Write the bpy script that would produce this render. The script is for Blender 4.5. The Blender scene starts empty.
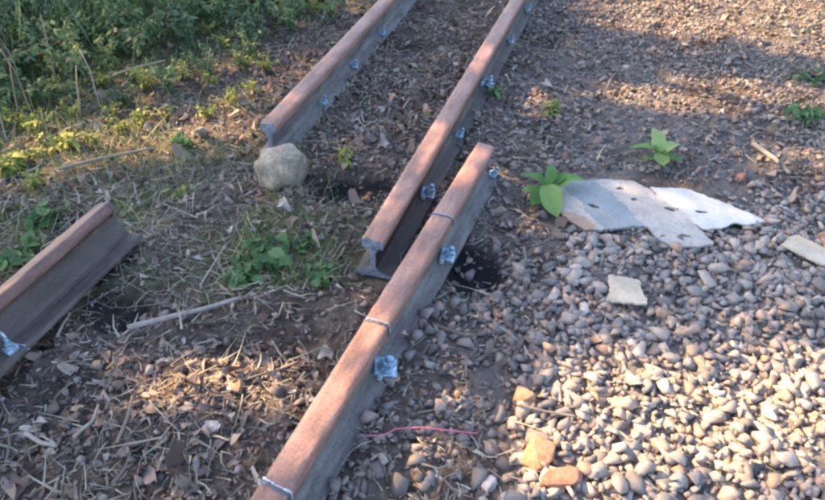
import bpy, bmesh, math, random
import numpy as np
from mathutils import Vector, Matrix, Euler

random.seed(7)
rng = np.random.default_rng(11)
R = math.radians
scene = bpy.context.scene
col = scene.collection

# ------------------------------------------------------------------ camera
CAM_H, PITCH, FPX, CX, CY = 1.40, R(40.0), 650.0, 412.5, 250.0
cam_data = bpy.data.cameras.new('camera')
cam_data.sensor_width = 36.0
cam_data.lens = 36.0 * FPX / 825.0
cam_data.clip_start = 0.02
cam_data.clip_end = 2000.0
cam = bpy.data.objects.new('camera', cam_data)
cam.location = (0, 0, CAM_H)
cam.rotation_euler = (R(90) - PITCH, 0, 0)
col.objects.link(cam)
scene.camera = cam

# ------------------------------------------------------------------ light
SUN = Vector((-0.75, 0.33, 0.60)).normalized()          # direction towards the sun
world = bpy.data.worlds.new('World')
scene.world = world
world.use_nodes = True
wn, wl = world.node_tree.nodes, world.node_tree.links
sky = wn.new('ShaderNodeTexSky')
sky.sky_type = 'NISHITA'
sky.sun_disc = False
sky.sun_elevation = math.asin(SUN.z)
sky.sun_rotation = math.atan2(SUN.x, SUN.y)
sky.air_density = 1.0
sky.dust_density = 2.0
bg = wn['Background']
bg.inputs['Strength'].default_value = 0.15
wl.new(sky.outputs[0], bg.inputs['Color'])
sun_data = bpy.data.lights.new('sun', 'SUN')
sun_data.energy = 4.7
sun_data.angle = R(0.53)
sun_data.color = (1.0, 0.66, 0.33)
sun = bpy.data.objects.new('sun', sun_data)
sun.rotation_euler = (-SUN).to_track_quat('-Z', 'Y').to_euler()
sun.location = SUN * 30
col.objects.link(sun)
scene.view_settings.view_transform = 'Standard'
scene.view_settings.look = 'None'
scene.view_settings.exposure = 2.42
scene.view_settings.gamma = 1.0
scene.view_settings.use_curve_mapping = False
scene.cycles.filter_width = 2.6                          # a soft phone lens
scene.cycles.max_bounces = 6
scene.cycles.transparent_max_bounces = 4

# ------------------------------------------------------------------ helpers
cp, sp = math.cos(PITCH), math.sin(PITCH)
def at(px, py, z=0.0):
    """where the line of sight through a photo pixel meets the height z"""
    du, dv = (px - CX) / FPX, (py - CY) / FPX
    d = (CAM_H - z) / (sp + dv * cp)
    return Vector((du * d, d * (cp - dv * sp), z))
def pix(p):
    x, y, z = p[0], p[1], p[2] - CAM_H
    d = y * cp - z * sp
    return (CX + FPX * x / d, CY + FPX * (-z * cp - y * sp) / d, d)
def pix_np(x, y, z):
    zz = z - CAM_H
    d = y * cp - zz * sp
    d = np.where(d < 0.05, 0.05, d)
    return CX + FPX * x / d, CY + FPX * (-zz * cp - y * sp) / d, d

def tag(o, label=None, cat=None, group=None, kind=None):
    if label: o['label'] = label
    if cat: o['category'] = cat
    if group: o['group'] = group
    if kind: o['kind'] = kind
    return o
def empty(name, loc=(0, 0, 0), rz=0.0):
    o = bpy.data.objects.new(name, None)
    o.location = loc
    o.rotation_euler = (0, 0, rz)
    o.empty_display_size = 0.05
    col.objects.link(o)
    return o
def mesh_from(name, V, F, mat, smooth=False):
    V = np.asarray(V, dtype=np.float32)
    me = bpy.data.meshes.new(name)
    if isinstance(F, np.ndarray) and F.ndim == 2:
        k = F.shape[1]
        me.vertices.add(len(V)); me.vertices.foreach_set('co', V.ravel())
        me.loops.add(F.size); me.loops.foreach_set('vertex_index', F.astype(np.int32).ravel())
        me.polygons.add(len(F))
        me.polygons.foreach_set('loop_start', np.arange(0, F.size, k, dtype=np.int32))
        me.polygons.foreach_set('loop_total', np.full(len(F), k, dtype=np.int32))
        me.update(calc_edges=True)
        me.validate()
    else:
        me.from_pydata([tuple(v) for v in V], [], [tuple(f) for f in F])
        me.update()
    if mat: me.materials.append(mat)
    if smooth:
        me.polygons.foreach_set('use_smooth', np.ones(len(me.polygons), dtype=bool))
    return me
def link(name, me, parent=None, loc=None):
    o = bpy.data.objects.new(name, me)
    if loc is not None: o.location = loc
    if parent: o.parent = parent
    col.objects.link(o)
    return o
def copy_tree(o, parent=None):
    c = o.copy()
    col.objects.link(c)
    c.parent = parent
    for ch in [q for q in o.children]:
        copy_tree(ch, c)
    return c

# lattice value noise
_T = np.random.default_rng(5).random((256, 256))
def vnoise(x, y):
    x = np.asarray(x, float); y = np.asarray(y, float)
    xi = np.floor(x).astype(int); yi = np.floor(y).astype(int)
    fx = x - xi; fy = y - yi
    fx = fx * fx * (3 - 2 * fx); fy = fy * fy * (3 - 2 * fy)
    g = lambda a, b: _T[a & 255, b & 255]
    return (g(xi, yi) * (1 - fx) + g(xi + 1, yi) * fx) * (1 - fy) + (g(xi, yi + 1) * (1 - fx) + g(xi + 1, yi + 1) * fx) * fy
def fbm(x, y, o=4):
    s = 0; a = 0.5; n = 0
    for i in range(o):
        s = s + a * vnoise(x * 2 ** i + 17.3 * i, y * 2 ** i + 9.1 * i); n += a; a *= 0.5
    return s / n
def sstep(a, b, t):
    t = np.clip((t - a) / (b - a), 0, 1)
    return t * t * (3 - 2 * t)

# ------------------------------------------------------------------ materials
def new_mat(name):
    m = bpy.data.materials.new(name)
    m.use_nodes = True
    return m, m.node_tree.nodes, m.node_tree.links, m.node_tree.nodes['Principled BSDF']
def ramp(n, stops):
    r = n.new('ShaderNodeValToRGB')
    e = r.color_ramp.elements
    while len(e) < len(stops): e.new(0.5)
    for i, (p, c) in enumerate(stops):
        e[i].position = p
        e[i].color = (*c, 1)
    return r
def noise_node(n, l, scale, detail=4, rough=0.55, coord=None):
    t = n.new('ShaderNodeTexNoise')
    t.inputs['Scale'].default_value = scale
    t.inputs['Detail'].default_value = detail
    t.inputs['Roughness'].default_value = rough
    if coord is not None: l.new(coord, t.inputs['Vector'])
    return t
def mixc(n, l, fac, a, b, mode='MIX'):
    m = n.new('ShaderNodeMix'); m.data_type = 'RGBA'; m.blend_type = mode
    for sock, v in ((m.inputs[0], fac), (m.inputs[6], a), (m.inputs[7], b)):
        if hasattr(v, 'is_linked') or hasattr(v, 'links'): l.new(v, sock)
        elif isinstance(v, tuple): sock.default_value = (*v, 1)
        else: sock.default_value = v
    return m.outputs[2]
def bump(n, l, bsdf, height, strength, dist=0.01):
    b = n.new('ShaderNodeBump')
    b.inputs['Strength'].default_value = strength
    b.inputs['Distance'].default_value = dist
    l.new(height, b.inputs['Height'])
    l.new(b.outputs[0], bsdf.inputs['Normal'])

def scatter_mat(name, stops, per_object=False, rough=0.85, scale=60, dirt=(0.10, 0.085, 0.075), dirt_amt=0.5, bstr=0.5, bdist=0.003):
    """one colour per piece from a ramp, mottled and dusty"""
    m, n, l, b = new_mat(name)
    if per_object:
        src = n.new('ShaderNodeObjectInfo').outputs['Random']
    else:
        a = n.new('ShaderNodeAttribute'); a.attribute_name = 'rnd'
        src = a.outputs['Fac']
    r = ramp(n, stops); l.new(src, r.inputs[0])
    geo = n.new('ShaderNodeNewGeometry').outputs['Position']
    t = noise_node(n, l, scale, 5, 0.6, geo)
    f = n.new('ShaderNodeMapRange')
    f.inputs[1].default_value = 0.38; f.inputs[2].default_value = 0.72; f.inputs[3].default_value = 0; f.inputs[4].default_value = dirt_amt
    l.new(t.outputs[0], f.inputs[0])
    c = mixc(n, l, f.outputs[0], r.outputs[0], dirt)
    l.new(c, b.inputs['Base Color'])
    b.inputs['Roughness'].default_value = rough
    b.inputs['Specular IOR Level'].default_value = 0.25
    t2 = noise_node(n, l, scale * 4, 3, 0.6, geo)
    bump(n, l, b, t2.outputs[0], bstr, bdist)
    return m

STONE = [(0.0, (0.12, 0.105, 0.10)), (0.2, (0.20, 0.18, 0.17)), (0.5, (0.30, 0.26, 0.235)), (0.68, (0.37, 0.30, 0.25)),
         (0.86, (0.34, 0.21, 0.145)), (1.0, (0.45, 0.40, 0.35))]
M_STONE = scatter_mat('ballast_stone', STONE)
M_STONE_O = scatter_mat('ballast_stone_single', STONE, True)
DULL = [(0.0, (0.10, 0.085, 0.078)), (0.4, (0.17, 0.15, 0.14)), (0.75, (0.24, 0.20, 0.18)), (1.0, (0.33, 0.24, 0.19))]
M_DULL = scatter_mat('dusty_stone', DULL)
CLOD = [(0.0, (0.075, 0.06, 0.055)), (0.45, (0.155, 0.12, 0.105)), (0.75, (0.235, 0.165, 0.13)), (1.0, (0.31, 0.265, 0.24))]
M_CLOD = scatter_mat('soil_clod', CLOD, dirt=(0.06, 0.045, 0.04))
M_CLOD_O = scatter_mat('soil_clod_single', CLOD, True, dirt=(0.06, 0.045, 0.04))
M_DEADLEAF = scatter_mat('dead_leaf', [(0, (0.12, 0.08, 0.06)), (0.5, (0.22, 0.155, 0.125)), (0.85, (0.29, 0.225, 0.18)), (1, (0.42, 0.36, 0.31))], rough=0.7, dirt_amt=0.35)
M_STRAW = scatter_mat('straw', [(0, (0.14, 0.12, 0.10)), (0.5, (0.25, 0.22, 0.175)), (0.85, (0.34, 0.29, 0.20)), (1, (0.42, 0.38, 0.31))], rough=0.7, dirt_amt=0.2)
M_TWIG = scatter_mat('twig_bark', [(0, (0.10, 0.075, 0.06)), (0.6, (0.20, 0.16, 0.13)), (1, (0.33, 0.29, 0.25))], True, dirt_amt=0.4)

def leaf_mat(name, stops, attr='rnd', trans=0.35, per_object=False):
    m, n, l, b = new_mat(name)
    if per_object: src = n.new('ShaderNodeObjectInfo').outputs['Random']
    else:
        a = n.new('ShaderNodeAttribute'); a.attribute_name = attr; src = a.outputs['Fac']
    r = ramp(n, stops); l.new(src, r.inputs[0])
    geo = n.new('ShaderNodeNewGeometry').outputs['Position']
    t = noise_node(n, l, 35, 3, 0.5, geo)
    c = mixc(n, l, t.outputs[0], r.outputs[0], (0.09, 0.12, 0.05))
    cc = mixc(n, l, 0.35, r.outputs[0], c)
    l.new(cc, b.inputs['Base Color'])
    b.inputs['Roughness'].default_value = 0.6
    b.inputs['Specular IOR Level'].default_value = 0.2
    tr = n.new('ShaderNodeBsdfTranslucent'); l.new(cc, tr.inputs['Color'])
    mx = n.new('ShaderNodeMixShader'); mx.inputs[0].default_value = trans
    l.new(b.outputs[0], mx.inputs[1]); l.new(tr.outputs[0], mx.inputs[2])
    l.new(mx.outputs[0], n['Material Output'].inputs['Surface'])
    return m
M_WEED = leaf_mat('weed_leaf', [(0, (0.08, 0.13, 0.055)), (0.4, (0.13, 0.205, 0.08)), (0.7, (0.20, 0.27, 0.11)), (0.85, (0.30, 0.31, 0.15)), (1, (0.36, 0.29, 0.19))])
M_WEEDD = leaf_mat('dark_weed_leaf', [(0, (0.06, 0.10, 0.06)), (0.6, (0.10, 0.155, 0.085)), (1, (0.18, 0.21, 0.13))])
M_GRASS = leaf_mat('grass_blade', [(0, (0.07, 0.12, 0.04)), (0.35, (0.12, 0.19, 0.06)), (0.6, (0.19, 0.24, 0.09)), (0.8, (0.30, 0.29, 0.14)), (1, (0.40, 0.34, 0.20))])
M_CLOVER = leaf_mat('low_weed_leaf', [(0, (0.05, 0.12, 0.045)), (0.6, (0.09, 0.19, 0.07)), (1, (0.17, 0.25, 0.11))])
M_YELLOW = leaf_mat('yellow_green_leaf', [(0, (0.14, 0.20, 0.05)), (0.5, (0.28, 0.30, 0.07)), (1, (0.42, 0.40, 0.10))])
M_FRESH = leaf_mat('fresh_leaf', [(0, (0.07, 0.17, 0.04)), (0.5, (0.13, 0.25, 0.06)), (1, (0.30, 0.40, 0.16))], per_object=True)
M_STEM = leaf_mat('green_stem', [(0, (0.10, 0.13, 0.05)), (1, (0.2, 0.2, 0.1))], trans=0.0)
M_DEADSTEM = scatter_mat('dead_stem', [(0, (0.15, 0.11, 0.08)), (1, (0.30, 0.25, 0.19))], True)
M_TREELEAF = leaf_mat('tree_leaf', [(0, (0.04, 0.09, 0.03)), (1, (0.09, 0.15, 0.05))], trans=0.2)
M_BARK = scatter_mat('bark', [(0, (0.10, 0.08, 0.065)), (1, (0.2, 0.17, 0.14))], True, scale=12, bstr=1, bdist=0.02)

def ground_mat():
    m, n, l, b = new_mat('soil')
    geo = n.new('ShaderNodeNewGeometry').outputs['Position']
    t1 = noise_node(n, l, 3.0, 6, 0.6, geo)
    t2 = noise_node(n, l, 38, 6, 0.65, geo)
    r1 = ramp(n, [(0.3, (0.075, 0.055, 0.045)), (0.5, (0.13, 0.10, 0.082)), (0.7, (0.19, 0.145, 0.115))]); l.new(t1.outputs[0], r1.inputs[0])
    r2 = ramp(n, [(0.32, (0.35, 0.33, 0.31)), (0.55, (0.9, 0.9, 0.9)), (0.75, (1.6, 1.5, 1.4))]); l.new(t2.outputs[0], r2.inputs[0])
    soil = mixc(n, l, 1.0, r1.outputs[0], r2.outputs[0], 'MULTIPLY')
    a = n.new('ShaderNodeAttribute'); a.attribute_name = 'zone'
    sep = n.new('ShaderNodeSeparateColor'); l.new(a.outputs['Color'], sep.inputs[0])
    dust = mixc(n, l, t2.outputs[0], (0.10, 0.09, 0.085), (0.24, 0.22, 0.21))
    c = mixc(n, l, sep.outputs[0], soil, dust)
    moss = mixc(n, l, t2.outputs[0], (0.035, 0.05, 0.02), (0.14, 0.15, 0.07))
    c = mixc(n, l, sep.outputs[2], c, moss)
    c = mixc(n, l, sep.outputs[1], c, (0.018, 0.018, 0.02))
    l.new(c, b.inputs['Base Color'])
    b.inputs['Roughness'].default_value = 0.95
    b.inputs['Specular IOR Level'].default_value = 0.15
    t3 = noise_node(n, l, 110, 6, 0.7, geo)
    bump(n, l, b, t3.outputs[0], 0.9, 0.012)
    return m
M_SOIL = ground_mat()

def metal_mat(name, c1, c2, c3, rough=0.55, metal=0.0, scale=9, bstr=0.35, bdist=0.002, streak=True):
    m, n, l, b = new_mat(name)
    tc = n.new('ShaderNodeTexCoord').outputs['Object']
    mp = n.new('ShaderNodeMapping'); l.new(tc, mp.inputs[0])
    mp.inputs['Scale'].default_value = (1, 0.22, 1) if streak else (1, 1, 1)
    t = noise_node(n, l, scale * 3, 6, 0.65, mp.outputs[0])
    t2 = noise_node(n, l, scale * 14, 5, 0.65, tc)
    r = ramp(n, [(0.36, c1), (0.52, c2), (0.68, c3)]); l.new(t.outputs[0], r.inputs[0])
    sp_ = ramp(n, [(0.3, (0.6, 0.58, 0.56)), (0.5, (1, 1, 1)), (0.72, (1.25, 1.2, 1.15))]); l.new(t2.outputs[0], sp_.inputs[0])
    c = mixc(n, l, 1.0, r.outputs[0], sp_.outputs[0], 'MULTIPLY')
    l.new(c, b.inputs['Base Color'])
    rr = n.new('ShaderNodeMapRange'); rr.inputs[3].default_value = rough - 0.12; rr.inputs[4].default_value = rough + 0.18
    l.new(t2.outputs[0], rr.inputs[0]); l.new(rr.outputs[0], b.inputs['Roughness'])
    b.inputs['Metallic'].default_value = metal
    t3 = noise_node(n, l, 260, 4, 0.6, tc)
    bump(n, l, b, t3.outputs[0], bstr, bdist)
    return m
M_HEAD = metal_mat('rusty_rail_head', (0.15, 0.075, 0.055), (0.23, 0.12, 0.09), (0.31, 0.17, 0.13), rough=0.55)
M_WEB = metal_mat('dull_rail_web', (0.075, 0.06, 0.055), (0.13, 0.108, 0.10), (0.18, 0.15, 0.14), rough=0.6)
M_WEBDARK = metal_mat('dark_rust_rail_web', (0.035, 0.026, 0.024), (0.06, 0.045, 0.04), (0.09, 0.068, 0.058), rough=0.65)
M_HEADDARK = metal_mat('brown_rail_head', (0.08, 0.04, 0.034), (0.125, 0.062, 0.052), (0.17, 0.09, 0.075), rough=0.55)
M_SLAG = metal_mat('torch_slag', (0.20, 0.22, 0.26), (0.32, 0.35, 0.40), (0.48, 0.50, 0.54), rough=0.5, metal=0.25, streak=False)
M_CUT = metal_mat('burnt_cut_steel', (0.03, 0.035, 0.05), (0.06, 0.07, 0.09), (0.10, 0.11, 0.14), rough=0.5, metal=0.2, streak=False)
M_END = metal_mat('torch_cut_face', (0.10, 0.13, 0.17), (0.17, 0.20, 0.25), (0.26, 0.29, 0.33), rough=0.45, metal=0.2, scale=20, streak=False)
M_BOLT = metal_mat('bluish_steel', (0.12, 0.20, 0.28), (0.24, 0.35, 0.45), (0.45, 0.55, 0.63), rough=0.4, metal=0.4, scale=20, streak=False)
M_RUSTPLATE = metal_mat('orange_rust', (0.25, 0.10, 0.05), (0.36, 0.16, 0.08), (0.45, 0.22, 0.12), rough=0.7, streak=False)

def board_mat(name, c1, c2, stain, amt):
    m, n, l, b = new_mat(name)
    tc = n.new('ShaderNodeTexCoord').outputs['Object']
    t = noise_node(n, l, 9, 5, 0.6, tc)
    t2 = noise_node(n, l, 60, 5, 0.6, tc)
    r = ramp(n, [(0.35, c1), (0.65, c2)]); l.new(t.outputs[0], r.inputs[0])
    f = n.new('ShaderNodeMapRange'); f.inputs[1].default_value = 0.5; f.inputs[2].default_value = 0.68; f.inputs[4].default_value = amt
    l.new(t2.outputs[0], f.inputs[0])
    c = mixc(n, l, f.outputs[0], r.outputs[0], stain)
    l.new(c, b.inputs['Base Color'])
    b.inputs['Roughness'].default_value = 0.85
    b.inputs['Specular IOR Level'].default_value = 0.2
    bump(n, l, b, t2.outputs[0], 0.35, 0.003)
    return m
M_CARD = board_mat('weathered_cardboard', (0.28, 0.25, 0.225), (0.40, 0.355, 0.31), (0.22, 0.18, 0.15), 0.6)
M_CARDBLUE = board_mat('bluish_cardboard', (0.17, 0.19, 0.195), (0.24, 0.255, 0.255), (0.15, 0.145, 0.135), 0.5)  # bluish-grey tone for the left half of the large sheet
M_CARDW = board_mat('white_cardboard', (0.40, 0.37, 0.335), (0.52, 0.48, 0.44), (0.36, 0.30, 0.24), 0.5)
M_CARDT = board_mat('tan_cardboard', (0.34, 0.275, 0.205), (0.44, 0.37, 0.285), (0.26, 0.195, 0.135), 0.5)
M_CARDB = board_mat('brown_cardboard', (0.26, 0.18, 0.13), (0.36, 0.25, 0.19), (0.22, 0.15, 0.11), 0.5)
def rock_mat(name, c1, c2, c3, scale=14):
    m, n, l, b = new_mat(name)
    tc = n.new('ShaderNodeTexCoord').outputs['Object']
    t = noise_node(n, l, scale, 6, 0.65, tc)
    t2 = noise_node(n, l, scale * 6, 5, 0.65, tc)
    r = ramp(n, [(0.34, c1), (0.5, c2), (0.68, c3)]); l.new(t.outputs[0], r.inputs[0])
    s = ramp(n, [(0.3, (0.6, 0.58, 0.55)), (0.55, (1, 1, 1)), (0.75, (1.25, 1.22, 1.2))]); l.new(t2.outputs[0], s.inputs[0])
    c = mixc(n, l, 1.0, r.outputs[0], s.outputs[0], 'MULTIPLY')
    l.new(c, b.inputs['Base Color'])
    b.inputs['Roughness'].default_value = 0.88
    b.inputs['Specular IOR Level'].default_value = 0.25
    bump(n, l, b, t2.outputs[0], 0.6, 0.006)
    return m
M_BOULDER = rock_mat('boulder_stone', (0.15, 0.12, 0.088), (0.27, 0.22, 0.165), (0.38, 0.31, 0.23))
M_ROCKO = rock_mat('orange_stone', (0.26, 0.14, 0.075), (0.35, 0.20, 0.115), (0.40, 0.26, 0.17))
M_ROCKR = rock_mat('reddish_stone', (0.22, 0.095, 0.06), (0.31, 0.145, 0.095), (0.37, 0.20, 0.145))
M_ROCKP = rock_mat('pale_stone', (0.36, 0.31, 0.28), (0.46, 0.40, 0.37), (0.55, 0.50, 0.47))
m_, n_, l_, b_ = new_mat('red_plastic_cord')
b_.inputs['Base Color'].default_value = (0.42, 0.10, 0.14, 1); b_.inputs['Roughness'].default_value = 0.45
M_CORD = m_

# ------------------------------------------------------------------ rails: where they lie
RAIL_H, HEAD_W = 0.151, 0.070
PROF_R = [(0.0, 0.151), (0.020, 0.1507), (0.0295, 0.1495), (0.0335, 0.1465), (0.035, 0.141), (0.0355, 0.122),
          (0.033, 0.117), (0.018, 0.111), (0.0105, 0.104), (0.008, 0.092), (0.0075, 0.065), (0.008, 0.045), (0.011, 0.034),
          (0.022, 0.0265), (0.050, 0.0165), (0.0615, 0.0125), (0.0635, 0.009), (0.062, 0.0)]
I_HEAD, I_WEB = 7, 13
def rail_frame(near, far, top_z_near, top_z_far, roll=0.0):
    """frame of a rail from its head's left top edge at two photo pixels"""
    Rl = Matrix.Rotation(roll, 3, 'Y')
    v = Rl @ Vector((-0.034, 0, 0.149))
    A = at(near[0], near[1], top_z_near); B = at(far[0], far[1], top_z_far)
    d = (B - A)
    L = d.length
    d.normalize()
    yaw = math.atan2(-d.x, d.y); pit = math.asin(d.z)
    M3 = Matrix.Rotation(yaw, 3, 'Z') @ Matrix.Rotation(pit, 3, 'X') @ Rl
    o = A - M3 @ Vector((-0.034, 0, 0.149))
    M = M3.to_4x4(); M.translation = o
    return M, L
RAILS = {}
RAILS['right_far'] = (*rail_frame((361.5, 238), (509.5, 0), 0.150, 0.150), 0.0, 3.2)
RAILS['front'] = (*rail_frame((250, 499), (477, 143), 0.148, 0.138), 0.55, 0.0)
RAILS['left_far'] = (*rail_frame((259.5, 123), (378, 0), 0.150, 0.150), 0.0, 3.2)
RAILS['left_short'] = (*rail_frame((0, 286), (96, 205), 0.175, 0.165, R(-24)), 0.55, 0.0)
def rail_axis(k):
    M, L, b0, b1 = RAILS[k]
    a = M @ Vector((0, -b0, 0)); b = M @ Vector((0, L + b1, 0))
    return a, b
AX = [rail_axis(k) for k in RAILS]
def rail_dist(x, y, axes=None):
    best = np.full(np.shape(x), 9.0)
    for a, b in (axes or AX):
        dx, dy = b.x - a.x, b.y - a.y
        t = np.clip(((x - a.x) * dx + (y - a.y) * dy) / (dx * dx + dy * dy), 0, 1)
        best = np.minimum(best, np.hypot(x - a.x - t * dx, y - a.y - t * dy))
    return best

HEAP = [tuple(RAILS['left_short'][0] @ Vector((0.075, yy, 0)) for yy in (-0.55, RAILS['left_short'][1]))]
# ------------------------------------------------------------------ zones of the ground
def ell(px, py, rx, ry, z=0.0):
    c = at(px, py, z)
    sx, sy = -z * SUN.x / SUN.z, -z * SUN.y / SUN.z         # where the light through that point reaches the ground
    wx = abs(at(px + rx, py, z).x - c.x)
    wy = 0.5 * abs(at(px, py - ry, z).y - at(px, py + ry, z).y)
    return (c.x + sx, c.y + sy, wx, wy)
def in_ell(x, y, e, soft=0.35):
    r = np.hypot((x - e[0]) / e[2], (y - e[1]) / e[3])
    return 1 - sstep(1 - soft, 1 + soft, r)
def side(x, y, p, q):
    """signed distance, positive to the right of the line p>q"""
    d = (q - p).to_2d().normalized()
    return (x - p.x) * d.y - (y - p.y) * d.x
EDGE = [at(500, 560), at(512, 420), at(540, 330), at(560, 262), at(620, 230), at(800, 205), at(1000, 190)]
def ballast(x, y):
    """1 where the clean stones lie"""
    w = 0.05 * (fbm(x * 6, y * 6, 3) - 0.5) * 2
    ys = np.array([p.y for p in EDGE]); xs = np.array([p.x for p in EDGE])
    left = np.interp(y, ys[:4], xs[:4])
    a = sstep(-0.05, 0.07, x - left + w)
    top = np.interp(x, xs[3:], ys[3:])
    b = sstep(-0.12, 0.14, top - y + w * 2)
    return a * b
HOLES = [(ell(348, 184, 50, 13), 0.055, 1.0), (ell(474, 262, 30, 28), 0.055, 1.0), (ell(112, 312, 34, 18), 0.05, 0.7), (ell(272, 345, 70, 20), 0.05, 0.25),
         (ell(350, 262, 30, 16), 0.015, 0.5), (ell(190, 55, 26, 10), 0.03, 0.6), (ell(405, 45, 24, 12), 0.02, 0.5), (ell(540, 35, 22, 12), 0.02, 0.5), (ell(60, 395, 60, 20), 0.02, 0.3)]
def height(x, y):
    near = np.exp(-(rail_dist(x, y, AX[:3]) / 0.11) ** 2)
    h = 0.05 * (fbm(x * 1.7 + 3, y * 1.7, 3) - 0.5) + 0.045 * (fbm(x * 9, y * 9 + 5, 4) - 0.5)
    h = h * (1 - 0.8 * near) - 0.004 * near
    h = h + 0.042 * np.exp(-(rail_dist(x, y, HEAP) / 0.065) ** 2)         # earth heaped under the leaning rail
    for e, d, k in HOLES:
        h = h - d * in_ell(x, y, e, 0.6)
    bl = ballast(x, y)
    h = h + 0.012 * bl
    # low heap of brown debris left of the front rail
    h = h + 0.03 * in_ell(x, y, ell(210, 410, 120, 40), 0.7)
    h = h + 0.05 * sstep(0.2, 1.2, -x - 0.75 - 0.1 * y)                  # bank rising to the weeds
    near2 = sstep(0.05, 0.12, rail_dist(x, y, AX[:3]))
    h = h + 0.024 * (fbm(x * 32, y * 32, 3) - 0.5) * (0.3 + 0.7 * near2) * (1 - 0.7 * bl)
    return np.where(np.hypot(x, y - 2.5) > 9, h * 0.2, h)
def hollow_dark(x, y):  # near-black soil tone, strongest inside the hollows
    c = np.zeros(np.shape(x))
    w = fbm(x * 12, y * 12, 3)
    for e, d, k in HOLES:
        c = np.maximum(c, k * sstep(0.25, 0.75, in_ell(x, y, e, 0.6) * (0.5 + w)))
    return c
def greenness(x, y):
    g = sstep(-0.1, 0.5, side(x, y, at(450, -25), at(-60, 185)))       # behind the line from the left edge up to the left rail
    w = fbm(x * 3 + 7, y * 3, 3)
    g = np.maximum(g * 1.0, 0.7 * in_ell(x, y, ell(165, 225, 170, 55), 0.6) * sstep(0.3, 0.55, w))
    g = np.maximum(g, 0.8 * in_ell(x, y, ell(280, 262, 75, 25), 0.5))
    return g

def build_ground():
    def axis(lo, hi, step, far):
        c = np.arange(lo, hi + 1e-6, step)
        out = [hi]; s = step
        while out[-1] < far: s *= 1.35; out.append(out[-1] + s)
        inn = [lo]; s = step
        while inn[-1] > -far: s *= 1.35; inn.append(inn[-1] - s)
        return np.array(inn[1:][::-1] + list(c) + out[1:])
    xs = axis(-3.0, 3.2, 0.0125, 400); ys = axis(0.35, 6.6, 0.0125, 400)
    X, Y = np.meshgrid(xs, ys)
    Z = height(X, Y)
    fine = (np.abs(X) < 3.3) & (Y > 0.2) & (Y < 6.8)
    ny, nx = X.shape
    V = np.stack([X.ravel(), Y.ravel(), Z.ravel()], 1)
    i = np.arange(nx * ny).reshape(ny, nx)
    F = np.stack([i[:-1, :-1].ravel(), i[:-1, 1:].ravel(), i[1:, 1:].ravel(), i[1:, :-1].ravel()], 1)
    me = mesh_from('ground', V, F, M_SOIL, True)
    dusty = np.maximum(ballast(X, Y), 0.55 * sstep(0.0, 0.25, X - np.interp(Y, [0.5, 4.5], [-0.35, 0.55])) * sstep(0.3, 0.6, fbm(X * 4, Y * 4, 3)))
    zone = np.stack([dusty.ravel(), hollow_dark(X, Y).ravel(), np.clip(greenness(X, Y), 0, 0.85).ravel(), np.ones(X.size)], 1).astype(np.float32)
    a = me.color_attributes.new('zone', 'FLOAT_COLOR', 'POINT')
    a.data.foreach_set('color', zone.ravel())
    g = link('ground', me)
    tag(g, kind='structure')
    # grit bed under the stones
    keep = ballast(X, Y) > 0.35
    kf = (keep[:-1, :-1] & keep[:-1, 1:] & keep[1:, 1:] & keep[1:, :-1] & fine[:-1, :-1]).ravel()
    Fb = F[kf]
    used = np.unique(Fb)
    mp = np.zeros(len(V), int); mp[used] = np.arange(len(used))
    Vb = V[used].copy(); Vb[:, 2] += 0.004
    me2 = mesh_from('ballast_bed', Vb, mp[Fb], M_SOIL, True)
    a = me2.color_attributes.new('zone', 'FLOAT_COLOR', 'POINT')
    z2 = np.zeros((len(used), 4), np.float32); z2[:, 0] = 1; z2[:, 3] = 1
    a.data.foreach_set('color', z2.ravel())
    bb = link('ballast_bed', me2)
    tag(bb, kind='structure')
    return g, bb
GROUND, BALLAST = build_ground()

# ------------------------------------------------------------------ scattering many small pieces into one mesh
def hull_template(n, flat=0.75, seed=0, lump=0.0):
    r = np.random.default_rng(seed)
    P = r.normal(size=(n, 3)); P /= np.linalg.norm(P, axis=1)[:, None]
    P *= (1 - lump * r.random((n, 1)))
    P *= np.array([1.0, 0.62 + 0.25 * r.random(), flat * (0.55 + 0.35 * r.random())])
    bm = bmesh.new()
    vs = [bm.verts.new(p) for p in P]
    bmesh.ops.convex_hull(bm, input=vs)
    for v in [v for v in bm.verts if not v.link_faces]: bm.verts.remove(v)
    bmesh.ops.triangulate(bm, faces=bm.faces)
    bmesh.ops.recalc_face_normals(bm, faces=bm.faces)
    bm.verts.index_update()
    V = np.array([v.co for v in bm.verts]); F = np.array([[v.index for v in f.verts] for f in bm.faces])
    bm.free()
    return V, F
def rot_mats(n, tilt, r):
    """random yaw with limited tilt -> (n,3,3)"""
    yaw = r.uniform(0, 2 * np.pi, n); tx = r.normal(0, tilt, n); ty = r.normal(0, tilt, n)
    cz, sz, cx_, sx_, cy_, sy_ = np.cos(yaw), np.sin(yaw), np.cos(tx), np.sin(tx), np.cos(ty), np.sin(ty)
    o, z = np.ones(n), np.zeros(n)
    Rz = np.stack([cz, -sz, z, sz, cz, z, z, z, o], 1).reshape(n, 3, 3)
    Rx = np.stack([o, z, z, z, cx_, -sx_, z, sx_, cx_], 1).reshape(n, 3, 3)
    Ry = np.stack([cy_, z, sy_, z, o, z, -sy_, z, cy_], 1).reshape(n, 3, 3)
    return Rx @ Ry @ Rz
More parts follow.
